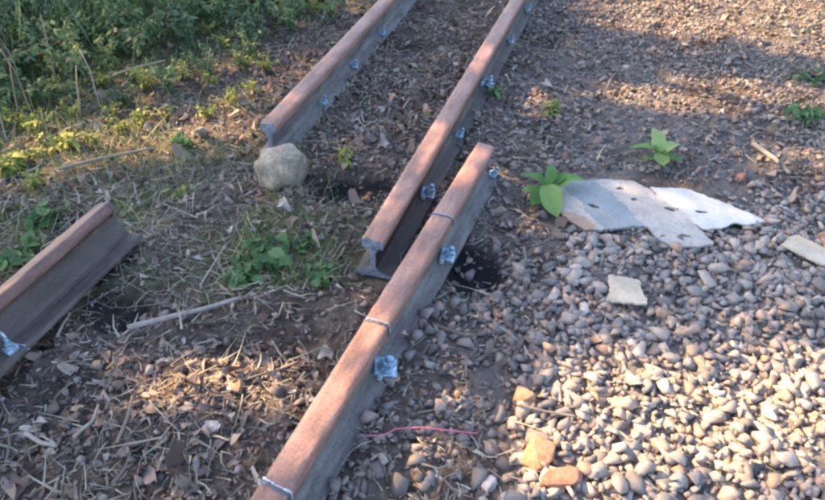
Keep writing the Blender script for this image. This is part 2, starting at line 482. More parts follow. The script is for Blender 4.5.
def scatter_mesh(name, temps, which, P, S, RM, mat, rnd=None, smooth=False):
    Vs, Fs, As = [], [], []
    off = 0
    for k, (V, F) in enumerate(temps):
        idx = np.nonzero(which == k)[0]
        if not len(idx): continue
        W = np.einsum('nij,vj->nvi', RM[idx], V) * S[idx][:, None, None] + P[idx][:, None, :]
        Vs.append(W.reshape(-1, 3))
        FF = F[None] + (np.arange(len(idx)) * len(V))[:, None, None] + off
        Fs.append(FF.reshape(-1, F.shape[1]))
        r = rng.random(len(idx)) if rnd is None else rnd[idx]
        As.append(np.repeat(r, len(V)))
        off += W.shape[0] * W.shape[1]
    me = mesh_from(name, np.concatenate(Vs), np.concatenate(Fs), mat, smooth)
    a = me.attributes.new('rnd', 'FLOAT', 'POINT')
    a.data.foreach_set('value', np.concatenate(As).astype(np.float32))
    return me
def candidates(n, x0, x1, y0, y1, seed):
    r = np.random.default_rng(seed)
    return r.uniform(x0, x1, n), r.uniform(y0, y1, n), r
COVERED = [ell(630, 207, 92, 34), ell(705, 208, 66, 26), ell(627, 290, 26, 20), ell(815, 250, 42, 24)]
def covered(x, y):
    c = np.zeros(np.shape(x), bool)
    for e in COVERED: c |= in_ell(x, y, e, 0.02) > 0.5
    return c
def in_view(x, y, z, m=0):
    px, py, d = pix_np(x, y, z)
    return (px > -m) & (px < 825 + m) & (py > -m) & (py < 500 + m)

STEMPS = [hull_template(random.randint(7, 11), 0.80, s, 0.28) for s in range(18)]
NSING = 300
def build_stones():
    g = 0.0265
    xs = np.arange(-0.1, 3.1, g); ys = np.arange(0.4, 3.3, g)
    X, Y = np.meshgrid(xs, ys)
    r = np.random.default_rng(21)
    x = (X + r.uniform(-0.6, 0.6, X.shape) * g).ravel(); y = (Y + r.uniform(-0.6, 0.6, Y.shape) * g).ravel()
    x2 = r.uniform(-0.1, 3.1, 9000); y2 = r.uniform(0.4, 3.3, 9000)
    lay = np.concatenate([np.zeros(len(x)), np.ones(len(x2))])
    x3 = r.uniform(-0.1, 3.1, 26000); y3 = r.uniform(0.4, 3.3, 26000)
    lay = np.concatenate([lay, np.full(len(x3), 2.0)])
    x = np.concatenate([x, x2, x3]); y = np.concatenate([y, y2, y3])
    ok = (r.random(len(x)) < ballast(x, y)) & (rail_dist(x, y) > 0.085) & ~((lay == 1) & covered(x, y))
    x, y, lay = x[ok], y[ok], lay[ok]
    n = len(x)
    s = np.clip(r.lognormal(math.log(0.0265), 0.30, n), 0.012, 0.046)
    s = np.where(lay == 1, s * 0.95, s); s = np.where(lay == 2, s * 0.5, s); s = np.where(covered(x, y), np.minimum(s, 0.024), s)
    z = height(x, y) + s * r.uniform(0.05, 0.35, n) + (lay == 1) * 0.014 + (lay == 2) * 0.006
    which = r.integers(0, len(STEMPS), n)
    RM = rot_mats(n, 0.35, r)
    P = np.stack([x, y, z], 1)
    px, py, d = pix_np(x, y, z)
    vis = (px > 4) & (px < 821) & (py > 4) & (py < 496)
    score = np.where(vis, s / d * (1 + 0.35 * (lay == 1)) + z * 0.004, -1)
    single = np.zeros(n, bool); single[np.argsort(-score)[:NSING]] = True
    rest = ~single
    me = scatter_mesh('loose_ballast', STEMPS, which[rest], P[rest], s[rest], RM[rest], M_STONE)
    o = link('loose_ballast', me, BALLAST); tag(o, kind='stuff')
    tm = [mesh_from('stone', V, F, M_STONE_O) for V, F in STEMPS]
    for i in np.nonzero(single)[0]:
        q = bpy.data.objects.new('stone', tm[which[i]])
        M = Matrix([list(row) for row in RM[i]]).to_4x4() @ Matrix.Scale(float(s[i]), 4)
        M.translation = Vector(P[i])
        q.parent = BALLAST
        q.matrix_basis = M
        col.objects.link(q)
build_stones()

def build_rubble():
    # dusty half-buried stones beside the rails and at the back right
    x, y, r = candidates(118000, -0.9, 3.2, 0.4, 6.7, 31)
    right = sstep(-0.05, 0.1, x - np.interp(y, [0.4, 1.0, 2.0, 4.5], [-0.40, -0.22, 0.10, 0.95]))
    dens = right * (1 - ballast(x, y)) * (1 - 0.85 * hollow_dark(x, y)) * (0.35 + 0.65 * sstep(0.35, 0.65, fbm(x * 3, y * 3, 3)))
    ok = (r.random(len(x)) < dens) & (rail_dist(x, y) > 0.06) & ~covered(x, y)
    x, y = x[ok], y[ok]; n = len(x)
    s = np.clip(r.lognormal(math.log(0.0105), 0.48, n), 0.004, 0.028)
    s = s * (1 + 0.55 * (1 - sstep(1.4, 2.4, y)))
    z = height(x, y) + s * r.uniform(-0.1, 0.5, n)
    me = scatter_mesh('rubble', STEMPS, r.integers(0, len(STEMPS), n), np.stack([x, y, z], 1), s, rot_mats(n, 0.4, r), M_DULL)
    tag(link('rubble', me), 'small dusty half-buried stones between the front rail and the clean gravel', 'rubble', kind='stuff')
build_rubble()

CTEMPS = [hull_template(random.randint(9, 16), 0.8, 50 + s, 0.45) for s in range(8)]
for s in range(8):                                          # splinters and flakes of rotten wood
    V_, F_ = hull_template(9, 0.6, 80 + s, 0.3)
    CTEMPS.append((V_ * np.array([1.25, 0.5 + 0.05 * s, 0.32]), F_))
def build_clods():
    x, y, r = candidates(195000, -3.0, 2.6, 0.4, 6.6, 41)
    dl = in_ell(x, y, ell(190, 430, 260, 95), 0.6)
    mid = in_ell(x, y, ell(400, 110, 110, 110), 0.6)
    dens = np.maximum(0.9 * dl, 0.6 * mid) + 0.35
    dens = dens * (1 - 0.55 * hollow_dark(x, y)) * (1 - 0.7 * np.clip(greenness(x, y), 0, 1))
    lft = np.where(x < np.interp(y, [0.4, 1.0, 2.0, 4.5], [-0.35, -0.2, 0.15, 1.0]), 1.0, 0.55 * (1 - ballast(x, y)))
    ok = (r.random(len(x)) < dens * lft) & (rail_dist(x, y, AX[:3]) > 0.055) & ~covered(x, y)
    x, y = x[ok], y[ok]; n = len(x)
    s = np.clip(r.lognormal(math.log(0.0085), 0.55, n), 0.003, 0.032)
    z = height(x, y) + s * r.uniform(-0.15, 0.45, n)
    which = r.integers(0, len(CTEMPS), n)
    RM = rot_mats(n, 0.5, r)
    P = np.stack([x, y, z], 1)
    px, py, d = pix_np(x, y, z)
    vis = (px > 4) & (px < 821) & (py > 4) & (py < 496)
    score = np.where(vis, s / d, -1)
    single = np.zeros(n, bool); single[np.argsort(-score)[:220]] = True
    rest = ~single
    me = scatter_mesh('soil_crumbs', CTEMPS, which[rest], P[rest], s[rest], RM[rest], M_CLOD)
    o = link('soil_crumbs', me, GROUND); tag(o, kind='stuff')
    tm = [mesh_from('clod', V, F, M_CLOD_O) for V, F in CTEMPS]
    for i in np.nonzero(single)[0]:
        q = bpy.data.objects.new('clod', tm[which[i]])
        M = Matrix([list(row) for row in RM[i]]).to_4x4() @ Matrix.Scale(float(s[i]), 4)
        M.translation = Vector(P[i])
        q.parent = GROUND
        q.matrix_basis = M
        col.objects.link(q)
build_clods()

# ------------------------------------------------------------------ litter, straw and grass
def blade_template(n=4, w=0.02, curl=0.6, seed=0):
    """a strip of unit length along +x, bending up/sideways; quads as triangles"""
    r = np.random.default_rng(seed)
    V = []
    a = r.normal(0, curl); bnd = r.normal(0, curl)
    pos = np.array([0.0, 0.0, 0.0])
    for i in range(n + 1):
        t = i / n
        ang = a * t; el = bnd * (t - 0.5) * 0.6
        d = np.array([math.cos(ang) * math.cos(el), math.sin(ang) * math.cos(el), math.sin(el)])
        side_ = np.array([-math.sin(ang), math.cos(ang), 0.25 * r.normal()])
        ww = w * (1 - 0.75 * t) * 0.5
        V += [pos + side_ * ww, pos - side_ * ww]
        pos = pos + d / n
    F = []
    for i in range(n):
        k = 2 * i
        F += [[k, k + 1, k + 3], [k, k + 3, k + 2]]
    return np.array(V), np.array(F)
def leaf_template(seed=0, w=0.42, curl=0.6, fold=0.25, seg=4):
    """a pointed leaf along +x, unit length, with a folded midrib"""
    r = np.random.default_rng(seed)
    V, F = [], []
    for i in range(seg + 1):
        t = i / seg
        ww = w * 0.5 * (math.sin(math.pi * min(1, t * 0.92 + 0.06)) ** 0.8)
        zc = curl * (t * t) * -0.5 + curl * 0.18 * math.sin(t * 5 + seed)
        V += [(t, ww, zc + ww * fold * 2 * (0.6 + 0.6 * r.random())), (t, 0, zc), (t, -ww, zc + ww * fold * 2 * (0.6 + 0.6 * r.random()))]
    for i in range(seg):
        k = 3 * i
        F += [[k, k + 1, k + 4], [k, k + 4, k + 3], [k + 1, k + 2, k + 5], [k + 1, k + 5, k + 4]]
    return np.array(V), np.array(F)
BT = [blade_template(4, 0.030, 0.40, s) for s in range(14)]
BT2 = [blade_template(2, 0.10, 0.7, 30 + s) for s in range(10)]
DL = []
for s in range(14):
    V_, F_ = leaf_template(s, 0.35 + 0.04 * s, (-1) ** s * (0.3 + 0.1 * s), 0.35)
    DL.append((V_ + np.random.default_rng(s).normal(0, 0.075, V_.shape), F_))

def build_litter():
    x, y, r = candidates(53000, -3.0, 3.0, 0.4, 6.6, 61)
    left = (x < np.interp(y, [0.4, 1.0, 2.0, 4.5], [-0.30, -0.15, 0.2, 1.0])).astype(float)
    dens = left * (0.20 + 0.45 * in_ell(x, y, ell(200, 420, 260, 90), 0.6) + 0.35 * in_ell(x, y, ell(430, 100, 80, 70), 0.6)) + (1 - left) * 0.14 * (1 - ballast(x, y))
    dens *= (1 - hollow_dark(x, y))
    ok = (r.random(len(x)) < dens) & (rail_dist(x, y, AX[:3]) > 0.05) & ~covered(x, y)
    x, y = x[ok], y[ok]; n = len(x)
    s = np.clip(r.lognormal(math.log(0.024), 0.4, n), 0.008, 0.06)
    z = height(x, y) + 0.006 + 0.3 * s * r.random(n)
    me = scatter_mesh('leaf_litter', DL, r.integers(0, len(DL), n), np.stack([x, y, z], 1), s, rot_mats(n, 0.45, r), M_DEADLEAF)
    tag(link('leaf_litter', me), 'brown dead leaves and scraps strewn on the bare soil along the rails', 'leaf litter', kind='stuff')
    # straw and dead grass
    x, y, r = candidates(61000, -3.0, 3.0, 0.4, 6.6, 62)
    w = fbm(x * 2.5, y * 2.5 + 3, 3)
    left = (x < np.interp(y, [0.4, 1.0, 2.0, 4.5], [-0.30, -0.15, 0.2, 1.0])).astype(float)
    patch = in_ell(x, y, ell(180, 235, 200, 70), 0.6)
    dens = left * (0.10 + 0.65 * patch * sstep(0.3, 0.55, w) + 0.3 * sstep(0.45, 0.6, w)) + (1 - left) * 0.07 * (1 - ballast(x, y))
    dens *= (1 - hollow_dark(x, y))
    ok = (r.random(len(x)) < dens) & (rail_dist(x, y, AX[:3]) > 0.05) & ~covered(x, y)
    x, y = x[ok], y[ok]; n = len(x)
    s = np.clip(r.lognormal(math.log(0.058), 0.45, n), 0.02, 0.16)
    z = height(x, y) + 0.005 + 0.02 * r.random(n)
    me = scatter_mesh('dead_grass', BT, r.integers(0, len(BT), n), np.stack([x, y, z], 1), s, rot_mats(n, 0.22, r), M_STRAW)
    tag(link('dead_grass', me), 'grey matted dead grass and straw lying across the soil left of the track', 'dead grass', kind='stuff')
    # tangle of dry stems through the undergrowth
    x, y, r = candidates(9000, -3.0, 0.0, 1.8, 5.0, 68)
    ok = (r.random(len(x)) < 0.32 * sstep(0.1, 0.5, side(x, y, at(430, -40), at(-60, 150))) * sstep(0.3, 0.6, fbm(x * 3 + 4, y * 3, 2))) & (rail_dist(x, y) > 0.15)
    x, y = x[ok], y[ok]; n = len(x)
    el = r.uniform(0.1, 1.4, n); ce, se, o1, zz = np.cos(el), np.sin(el), np.ones(n), np.zeros(n)
    U = np.stack([ce, zz, -se, zz, o1, zz, se, zz, ce], 1).reshape(n, 3, 3)
    me = scatter_mesh('dry_stems', [blade_template(4, 0.018, 0.5, 60 + q) for q in range(8)], r.integers(0, 8, n), np.stack([x, y, height(x, y) + 0.1 * r.random(n)], 1), r.uniform(0.12, 0.34, n), rot_mats(n, 0, r) @ U, M_STRAW, rnd=r.random(n))
    tag(link('dry_stems', me), 'tangle of thin dry grass stems through the undergrowth at the top left', 'dry stems', kind='stuff')
    # short fibres and broken stalks everywhere on the soil
    x, y, r = candidates(80000, -3.0, 3.0, 0.4, 6.6, 66)
    dens = (0.35 + 0.5 * sstep(0.4, 0.6, fbm(x * 5, y * 5, 2))) * (1 - ballast(x, y)) * (1 - 0.8 * hollow_dark(x, y)) * np.where(x > 0.4, 0.4, 1)
    ok = (r.random(len(x)) < dens) & (rail_dist(x, y, AX[:3]) > 0.045)
    x, y = x[ok], y[ok]; n = len(x)
    s = np.clip(r.lognormal(math.log(0.034), 0.4, n), 0.015, 0.08)
    me = scatter_mesh('plant_fibres', BT2, r.integers(0, len(BT2), n), np.stack([x, y, height(x, y) + 0.004 + 0.012 * r.random(n)], 1), s, rot_mats(n, 0.35, r), M_STRAW, rnd=r.random(n) ** 1.6)
    o = link('plant_fibres', me, GROUND); tag(o, kind='stuff')
    # green and yellowing grass
    x, y, r = candidates(255000, -3.0, 3.0, 1.0, 6.6, 63)
    g = greenness(x, y)
    band = in_ell(x, y, ell(140, 145, 150, 40), 0.5)
    tr = 0.35 * in_ell(x, y, ell(800, 118, 30, 12), 0.5) + 0.3 * in_ell(x, y, ell(800, 75, 60, 12), 0.5) + 0.3 * in_ell(x, y, ell(790, 25, 60, 20), 0.5)
    dens = np.clip(0.75 * np.clip(g, 0, 1) + 0.7 * band * sstep(0.3, 0.5, fbm(x * 4, y * 4, 2)) + tr, 0, 1)
    dens *= (1 - hollow_dark(x, y))
    ok = (r.random(len(x)) < dens) & (rail_dist(x, y) > 0.06) & ~covered(x, y)
    x, y = x[ok], y[ok]; n = len(x)
    s = np.clip(r.lognormal(math.log(0.06), 0.4, n), 0.03, 0.2)
    s = s * np.where(x > 0.3, 0.55, 1) * (1 + 1.4 * sstep(0.2, 0.7, side(x, y, at(450, -40), at(-60, 150))))
    z = height(x, y) - 0.004
    # tilt the blades up from the ground
    RM = rot_mats(n, 0.15, r)
    el = r.uniform(0.3, 1.35, n)
    ce, se, o, zz = np.cos(el), np.sin(el), np.ones(n), np.zeros(n)
    U = np.stack([ce, zz, -se, zz, o, zz, se, zz, ce], 1).reshape(n, 3, 3)
    yaw = rot_mats(n, 0.0, r)
    bx = in_ell(x, y, ell(140, 145, 150, 40), 0.5)
    rnd = np.clip(r.random(n) * 0.75 + 0.35 * bx * r.random(n), 0, 1)
    me = scatter_mesh('green_grass', BT, r.integers(0, len(BT), n), np.stack([x, y, z], 1), s, yaw @ U, M_GRASS, rnd=rnd)
    tag(link('green_grass', me), 'short green and yellowing grass growing between the weeds and the rails', 'grass', kind='stuff')
build_litter()

# ------------------------------------------------------------------ rails
def half_to_full(pr):
    left = [(-x, z) for x, z in pr if x > 1e-6]
    return pr, left
def extrude_profile(name, pts, y0, y1, mat, parent, step=0.03, closed=False, rag0=0.0, rag1=0.0, wob=0.0004, seed=0, cap=True):
    """pts: open polyline (x,z) from left to right round the outside; swept along y"""
    n = max(2, int((y1 - y0) / step))
    ys = np.linspace(y0, y1, n + 1)
    r = np.random.default_rng(seed)
    k = len(pts)
    V = np.zeros((n + 1, k, 3))
    for i, yy in enumerate(ys):
        for j, (px, pz) in enumerate(pts):
            V[i, j] = (px + r.normal(0, wob), yy, pz + r.normal(0, wob))
    V[0, :, 1] += r.normal(0, rag0, k) if rag0 else 0
    V[-1, :, 1] += r.normal(0, rag1, k) if rag1 else 0
    idx = np.arange((n + 1) * k).reshape(n + 1, k)
    F = []
    for i in range(n):
        for j in range(k - 1):
            F.append((idx[i, j], idx[i, j + 1], idx[i + 1, j + 1], idx[i + 1, j]))
    if cap:
        F.append(tuple(idx[0, ::-1])); F.append(tuple(idx[-1, :]))
    me = mesh_from(name, V.reshape(-1, 3), F, mat)
    me.materials.append(M_END)
    bm = bmesh.new(); bm.from_mesh(me)
    bmesh.ops.recalc_face_normals(bm, faces=bm.faces)
    for f in bm.faces:
        f.smooth = len(f.verts) == 4
        if len(f.verts) > 4: f.material_index = 1
    bm.to_mesh(me); bm.free()
    for e in me.edges: pass
    me.set_sharp_from_angle(angle=R(38))
    return link(name, me, parent)

def full(pr):   # right-hand polyline from top to bottom -> left..top..right outline
    return [(-x, z) for x, z in pr[::-1] if x > 1e-6] + [p for p in pr]
def make_rail(key, label, mh, mw, seed, group='rails of the cut-up track'):
    M, L, b0, b1 = RAILS[key]
    root = empty('steel_rail')
    root.matrix_world = M
    tag(root, label, 'rail', group)
    head = full(PROF_R[:I_HEAD + 1])
    y0, y1 = -b0, L + b1
    extrude_profile('head', head, y0, y1, mh, root, rag0=0.003, rag1=0.003, seed=seed)
    webr = PROF_R[I_HEAD:I_WEB + 1]
    outline = [(x, z) for x, z in webr] + [(-x, z) for x, z in webr[::-1]]
    # web: two sides and the ends
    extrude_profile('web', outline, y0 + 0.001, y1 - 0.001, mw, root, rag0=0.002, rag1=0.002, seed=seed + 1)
    foot = PROF_R[I_WEB:]
    outline = [(x, z) for x, z in foot] + [(-x, z) for x, z in foot[::-1]]
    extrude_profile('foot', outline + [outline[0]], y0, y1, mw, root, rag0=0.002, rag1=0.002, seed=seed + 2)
    return root

def tube(name, pts, rad, mat, parent=None, seg=7, jitter=0.0, seed=0, taper=1.0, cap=True, smooth=True):
    r = np.random.default_rng(seed)
    P = [Vector(p) for p in pts]
    V, F = [], []
    n = len(P)
    for i, p in enumerate(P):
        t = (P[min(i + 1, n - 1)] - P[max(i - 1, 0)]).normalized()
        u = t.cross(Vector((0.13, 0.21, 0.97)))
        if u.length < 0.05: u = t.cross(Vector((1, 0, 0)))
        u.normalize(); v = t.cross(u)
        rr = (rad[i] if hasattr(rad, '__len__') else rad) * (1 + (taper - 1) * i / max(1, n - 1))
        for k in range(seg):
            a = 2 * math.pi * k / seg
            q = rr * (1 + jitter * r.normal())
            V.append(p + u * (q * math.cos(a)) + v * (q * math.sin(a)))
    for i in range(n - 1):
        for k in range(seg):
            a, b = i * seg + k, i * seg + (k + 1) % seg
            F.append((a, b, b + seg, a + seg))
    if cap:
        F.append(tuple(range(seg - 1, -1, -1))); F.append(tuple((n - 1) * seg + k for k in range(seg)))
    if name is None: return V, F
    me = mesh_from(name, [tuple(v) for v in V], F, mat, smooth)
    return link(name, me, parent) if parent is not None or name else me

def resample(pts, n):
    P = np.array(pts); d = np.concatenate([[0], np.cumsum(np.linalg.norm(np.diff(P, axis=0), axis=1))])
    t = np.linspace(0, d[-1], n)
    return np.stack([np.interp(t, d, P[:, i]) for i in range(P.shape[1])], 1)
def rail_y(key, px, py, x=0.0, z=0.151):
    """distance along a rail whose point (x,z) is nearest a photo pixel"""
    M, L, b0, b1 = RAILS[key]
    best = None
    for s in np.linspace(-b0, L + min(b1, 0.8), 900):
        q = pix(M @ Vector((x, s, z)))
        e = (q[0] - px) ** 2 + (q[1] - py) ** 2
        if best is None or e < best[0]: best = (e, s)
    return best[1]
def cut_mark(root, y, i0=-6, i1=6, slag=True, seed=0, slant=0.0, rad=0.0042):
    """torch-cut line round the rail: dark groove with a raised pale bead beside it"""
    f = full(PROF_R)
    c = len(PROF_R) - 1
    seg = resample(f[c + i0:c + i1 + 1], 26)
    r = np.random.default_rng(seed)
    w = np.cumsum(r.normal(0, 0.0009, 26))
    out = lambda p: (p[0] * 1.01, p[1] + 0.0004 * (p[1] > 0.12))
    pts = [(p[0], y + slant * p[0] + w[i], p[1]) for i, p in enumerate(seg)]
    tube('cut_line', pts, 0.0036, M_CUT, root, 6, 0.25, seed)
    if slag:
        rr = [rad * 0.5 * (0.35 + 1.1 * r.random()) for _ in pts]
        tube('slag_bead', [(a, b + 0.0075 + r.normal(0, 0.0008), cc + 0.0008) for a, b, cc in pts], rr, M_SLAG, root, 7, 0.12, seed + 1)
def prism(name, n, r0, r1, h, mat, parent, M, bev=0.0015):
    bm = bmesh.new()
    ring0 = [bm.verts.new((r0 * math.cos(2 * math.pi * k / n), r0 * math.sin(2 * math.pi * k / n), 0)) for k in range(n)]
    ring1 = [bm.verts.new((r1 * math.cos(2 * math.pi * k / n), r1 * math.sin(2 * math.pi * k / n), h)) for k in range(n)]
    for k in range(n): bm.faces.new((ring0[k], ring0[(k + 1) % n], ring1[(k + 1) % n], ring1[k]))
    bm.faces.new(ring0[::-1]); bm.faces.new(ring1)
    bmesh.ops.bevel(bm, geom=list(bm.edges), offset=bev, segments=2, affect='EDGES', profile=0.6)
    me = bpy.data.meshes.new(name); bm.to_mesh(me); bm.free(); me.materials.append(mat)
    me.polygons.foreach_set('use_smooth', np.ones(len(me.polygons), dtype=bool)); me.set_sharp_from_angle(angle=R(40))
    o = link(name, me, parent); o.matrix_basis = M
    return o
def box(name, sx, sy, sz, mat, parent, M, bev=0.003, jit=0.0, seed=0):
    bm = bmesh.new(); bmesh.ops.create_cube(bm, size=1.0)
    rr = random.Random(seed)
    for v in bm.verts:
        v.co = Vector((v.co.x * sx, v.co.y * sy, v.co.z * sz)) + Vector((rr.gauss(0, jit), rr.gauss(0, jit), rr.gauss(0, jit)))
    bmesh.ops.bevel(bm, geom=list(bm.edges), offset=bev, segments=2, affect='EDGES', profile=0.6)
    me = bpy.data.meshes.new(name); bm.to_mesh(me); bm.free(); me.materials.append(mat)
    o = link(name, me, parent); o.matrix_basis = M
    return o
def rail_clip(root, key, px, py, big=True, seed=0):
    """clip plate on the foot, held by a bolt with its washer and nut"""
    y = rail_y(key, px, py, 0.040, 0.050 if big else 0.04)
    s = (1.25 if px == 388 else 1.0) if big else 0.66
    base = Matrix.Translation((0.039, y, 0.0275)) @ Matrix.Rotation(R(19), 4, 'Y') @ Matrix.Rotation(R(seed * 37 % 50 - 25), 4, 'Z')
    c = box('clip', 0.050 * s, 0.048 * s, 0.013, M_BOLT, root, base, 0.003, 0.0012, seed)
    tip = Matrix.Rotation(R(-8 + seed % 17), 4, 'X')
    prism('washer', 16, 0.019 * s, 0.019 * s, 0.004, M_BOLT, c, Matrix.Translation((0.002, 0, 0.0066)) @ tip, 0.001)
    prism('nut', 6, 0.0165 * s, 0.0160 * s, 0.017 * s, M_BOLT, c, Matrix.Translation((0.002, 0, 0.0106)) @ tip @ Matrix.Rotation(seed, 4, 'Z'))
    prism('bolt', 12, 0.0085 * s, 0.0082 * s, 0.016, M_BOLT, c, Matrix.Translation((0.002, 0, 0.0106 + 0.016 * s)) @ tip, 0.0012)
    if big:
        prism('spike_head', 8, 0.010, 0.008, 0.012, M_SLAG, c, Matrix.Translation((-0.014, -0.034, -0.004)) @ tip)
    return c

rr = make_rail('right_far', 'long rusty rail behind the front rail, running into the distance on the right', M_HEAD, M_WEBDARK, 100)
for i, (px, py) in enumerate([(430, 189), (466, 136), (497, 84), (517, 42), (541, 14)]):
    rail_clip(rr, 'right_far', px, py, i in (0, 2), 5 + i)
rf = make_rail('front', 'loose rusty rail lying in front, crossing the picture from the bottom edge', M_HEAD, M_WEB, 200)
cut_mark(rf, rail_y('front', 374, 322), -6, 6, True, 11, rad=0.0045)
cut_mark(rf, rail_y('front', 272, 488), -6, 6, True, 12, slant=-0.12, rad=0.006)
cut_mark(rf, rail_y('front', 440, 215), -5, 6, True, 13, rad=0.003)
k_ = rail_clip(rf, 'front', 388, 364, True, 4)
box('rust_plate', 0.030, 0.026, 0.010, M_RUSTPLATE, k_, Matrix.Translation((0.030, -0.022, -0.006)) @ Matrix.Rotation(0.4, 4, 'Z'), 0.002, 0.002, 3)
rail_clip(rf, 'front', 449, 251, True, 9)
rail_clip(rf, 'front', 492, 168, False, 2)
rl = make_rail('left_far', 'long rusty rail starting behind the grey boulder and running away', M_HEAD, M_WEB, 300)
rail_clip(rl, 'left_far', 320, 97, False, 6)
rail_clip(rl, 'left_far', 352, 62, False, 8)
rail_clip(rl, 'left_far', 388, 36, False, 10)
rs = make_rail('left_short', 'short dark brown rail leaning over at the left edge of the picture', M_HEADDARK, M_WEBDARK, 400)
cut_mark(rs, rail_y('left_short', 26, 352, 0.058, 0.012), -17, 17, True, 31, rad=0.006)
M_, L_, _, _ = RAILS['left_short']
cut_mark(rs, L_ - 0.012, -8, 8, False, 32)
rail_clip(rs, 'left_short', 8, 346, False, 3)

# ------------------------------------------------------------------ rocks
def rock(name, px, py, w, d, h, mat, label, cat='stone', seed=0, rz=0.0, n=26, sink=0.25, sub=2, rough=0.05, group=None):
    r = np.random.default_rng(seed)
    P = r.normal(size=(n, 3)); P /= np.linalg.norm(P, axis=1)[:, None]
    P *= (0.82 + 0.18 * r.random((n, 1)))
    bm = bmesh.new()
    for p in P: bm.verts.new(p)
    bmesh.ops.convex_hull(bm, input=list(bm.verts))
    for v in [v for v in bm.verts if not v.link_faces]: bm.verts.remove(v)
    bmesh.ops.bevel(bm, geom=list(bm.edges), offset=0.07, segments=2, affect='EDGES', profile=0.5)
    bmesh.ops.triangulate(bm, faces=bm.faces)
    bmesh.ops.subdivide_edges(bm, edges=[e for e in bm.edges if e.calc_length() > 0.3], cuts=1, use_grid_fill=True)
    bmesh.ops.triangulate(bm, faces=bm.faces)
    from mathutils import noise
    for v in bm.verts:
        v.co += v.co.normalized() * rough * noise.fractal(v.co * 2.2 + Vector((seed, 0, 0)), 1.0, 2.0, 4)
        v.co = Vector((v.co.x * w / 2, v.co.y * d / 2, v.co.z * h / 2))
    zmin = min(v.co.z for v in bm.verts)
    for v in bm.verts: v.co.z -= zmin + h * sink
    bmesh.ops.recalc_face_normals(bm, faces=bm.faces)
    me = bpy.data.meshes.new(name); bm.to_mesh(me); bm.free(); me.materials.append(mat)
    me.polygons.foreach_set('use_smooth', np.ones(len(me.polygons), dtype=bool)); me.set_sharp_from_angle(angle=R(32))
    p = at(px, py); p.z = float(height(np.array([p.x]), np.array([p.y]))[0])
    o = link(name, me, None, p); o.rotation_euler = (0, 0, rz)
    tag(o, label, cat, group)
    return o
rock('boulder', 285, 181, 0.275, 0.20, 0.25, M_BOULDER, 'rounded grey-tan boulder lying against the end of the left rail', 'boulder', 8, 0.2, 15, 0.08, rough=0.10)
BS = 'big stones among the gravel'
rock('rock', 536, 464, 0.105, 0.085, 0.085, M_ROCKO, 'big orange-tan stone on the gravel edge near the bottom', 'stone', 12, 0.4, 18, 0.12, group=BS)
rock('rock', 559, 487, 0.12, 0.07, 0.065, M_ROCKR, 'long reddish stone lying just below the big orange-tan stone', 'stone', 15, 0.15, 20, 0.12, group=BS)
rock('rock', 524, 404, 0.090, 0.065, 0.065, M_ROCKO, 'flat orange stone on the gravel edge above the big orange-tan stone', 'stone', 17, -0.5, 15, 0.15, group=BS)
rock('rock', 606, 241, 0.085, 0.05, 0.045, M_ROCKP, 'pale pinkish stone just in front of the large cardboard sheet', 'stone', 19, 0.1, 15, 0.15, group=BS)
rock('rock', 489, 486, 0.050, 0.045, 0.04, M_ROCKP, 'pale upright stone left of the gravel at the bottom edge', 'stone', 22, 0.9, 15, 0.1, group=BS)
rock('rock', 822, 240, 0.075, 0.06, 0.05, M_ROCKO, 'sunlit tan stone behind the cardboard scrap at the right edge', 'stone', 23, 0.4, 15, 0.15, group=BS)
rock('rock', 740, 183, 0.06, 0.05, 0.055, M_ROCKR, 'small reddish stone behind the white cardboard sheet', 'stone', 25, 0.7, 15, 0.15, group=BS)
rock('rock', 212, 436, 0.075, 0.045, 0.035, M_ROCKP, 'flat grey stone on the brown debris left of the front rail', 'stone', 27, 0.1, 15, 0.25, group=BS)
rock('rock', 240, 395, 0.05, 0.06, 0.04, M_ROCKO, 'pinkish upright lump in the sunlit debris left of the front rail', 'stone', 28, 0.3, 15, 0.15, group=BS)

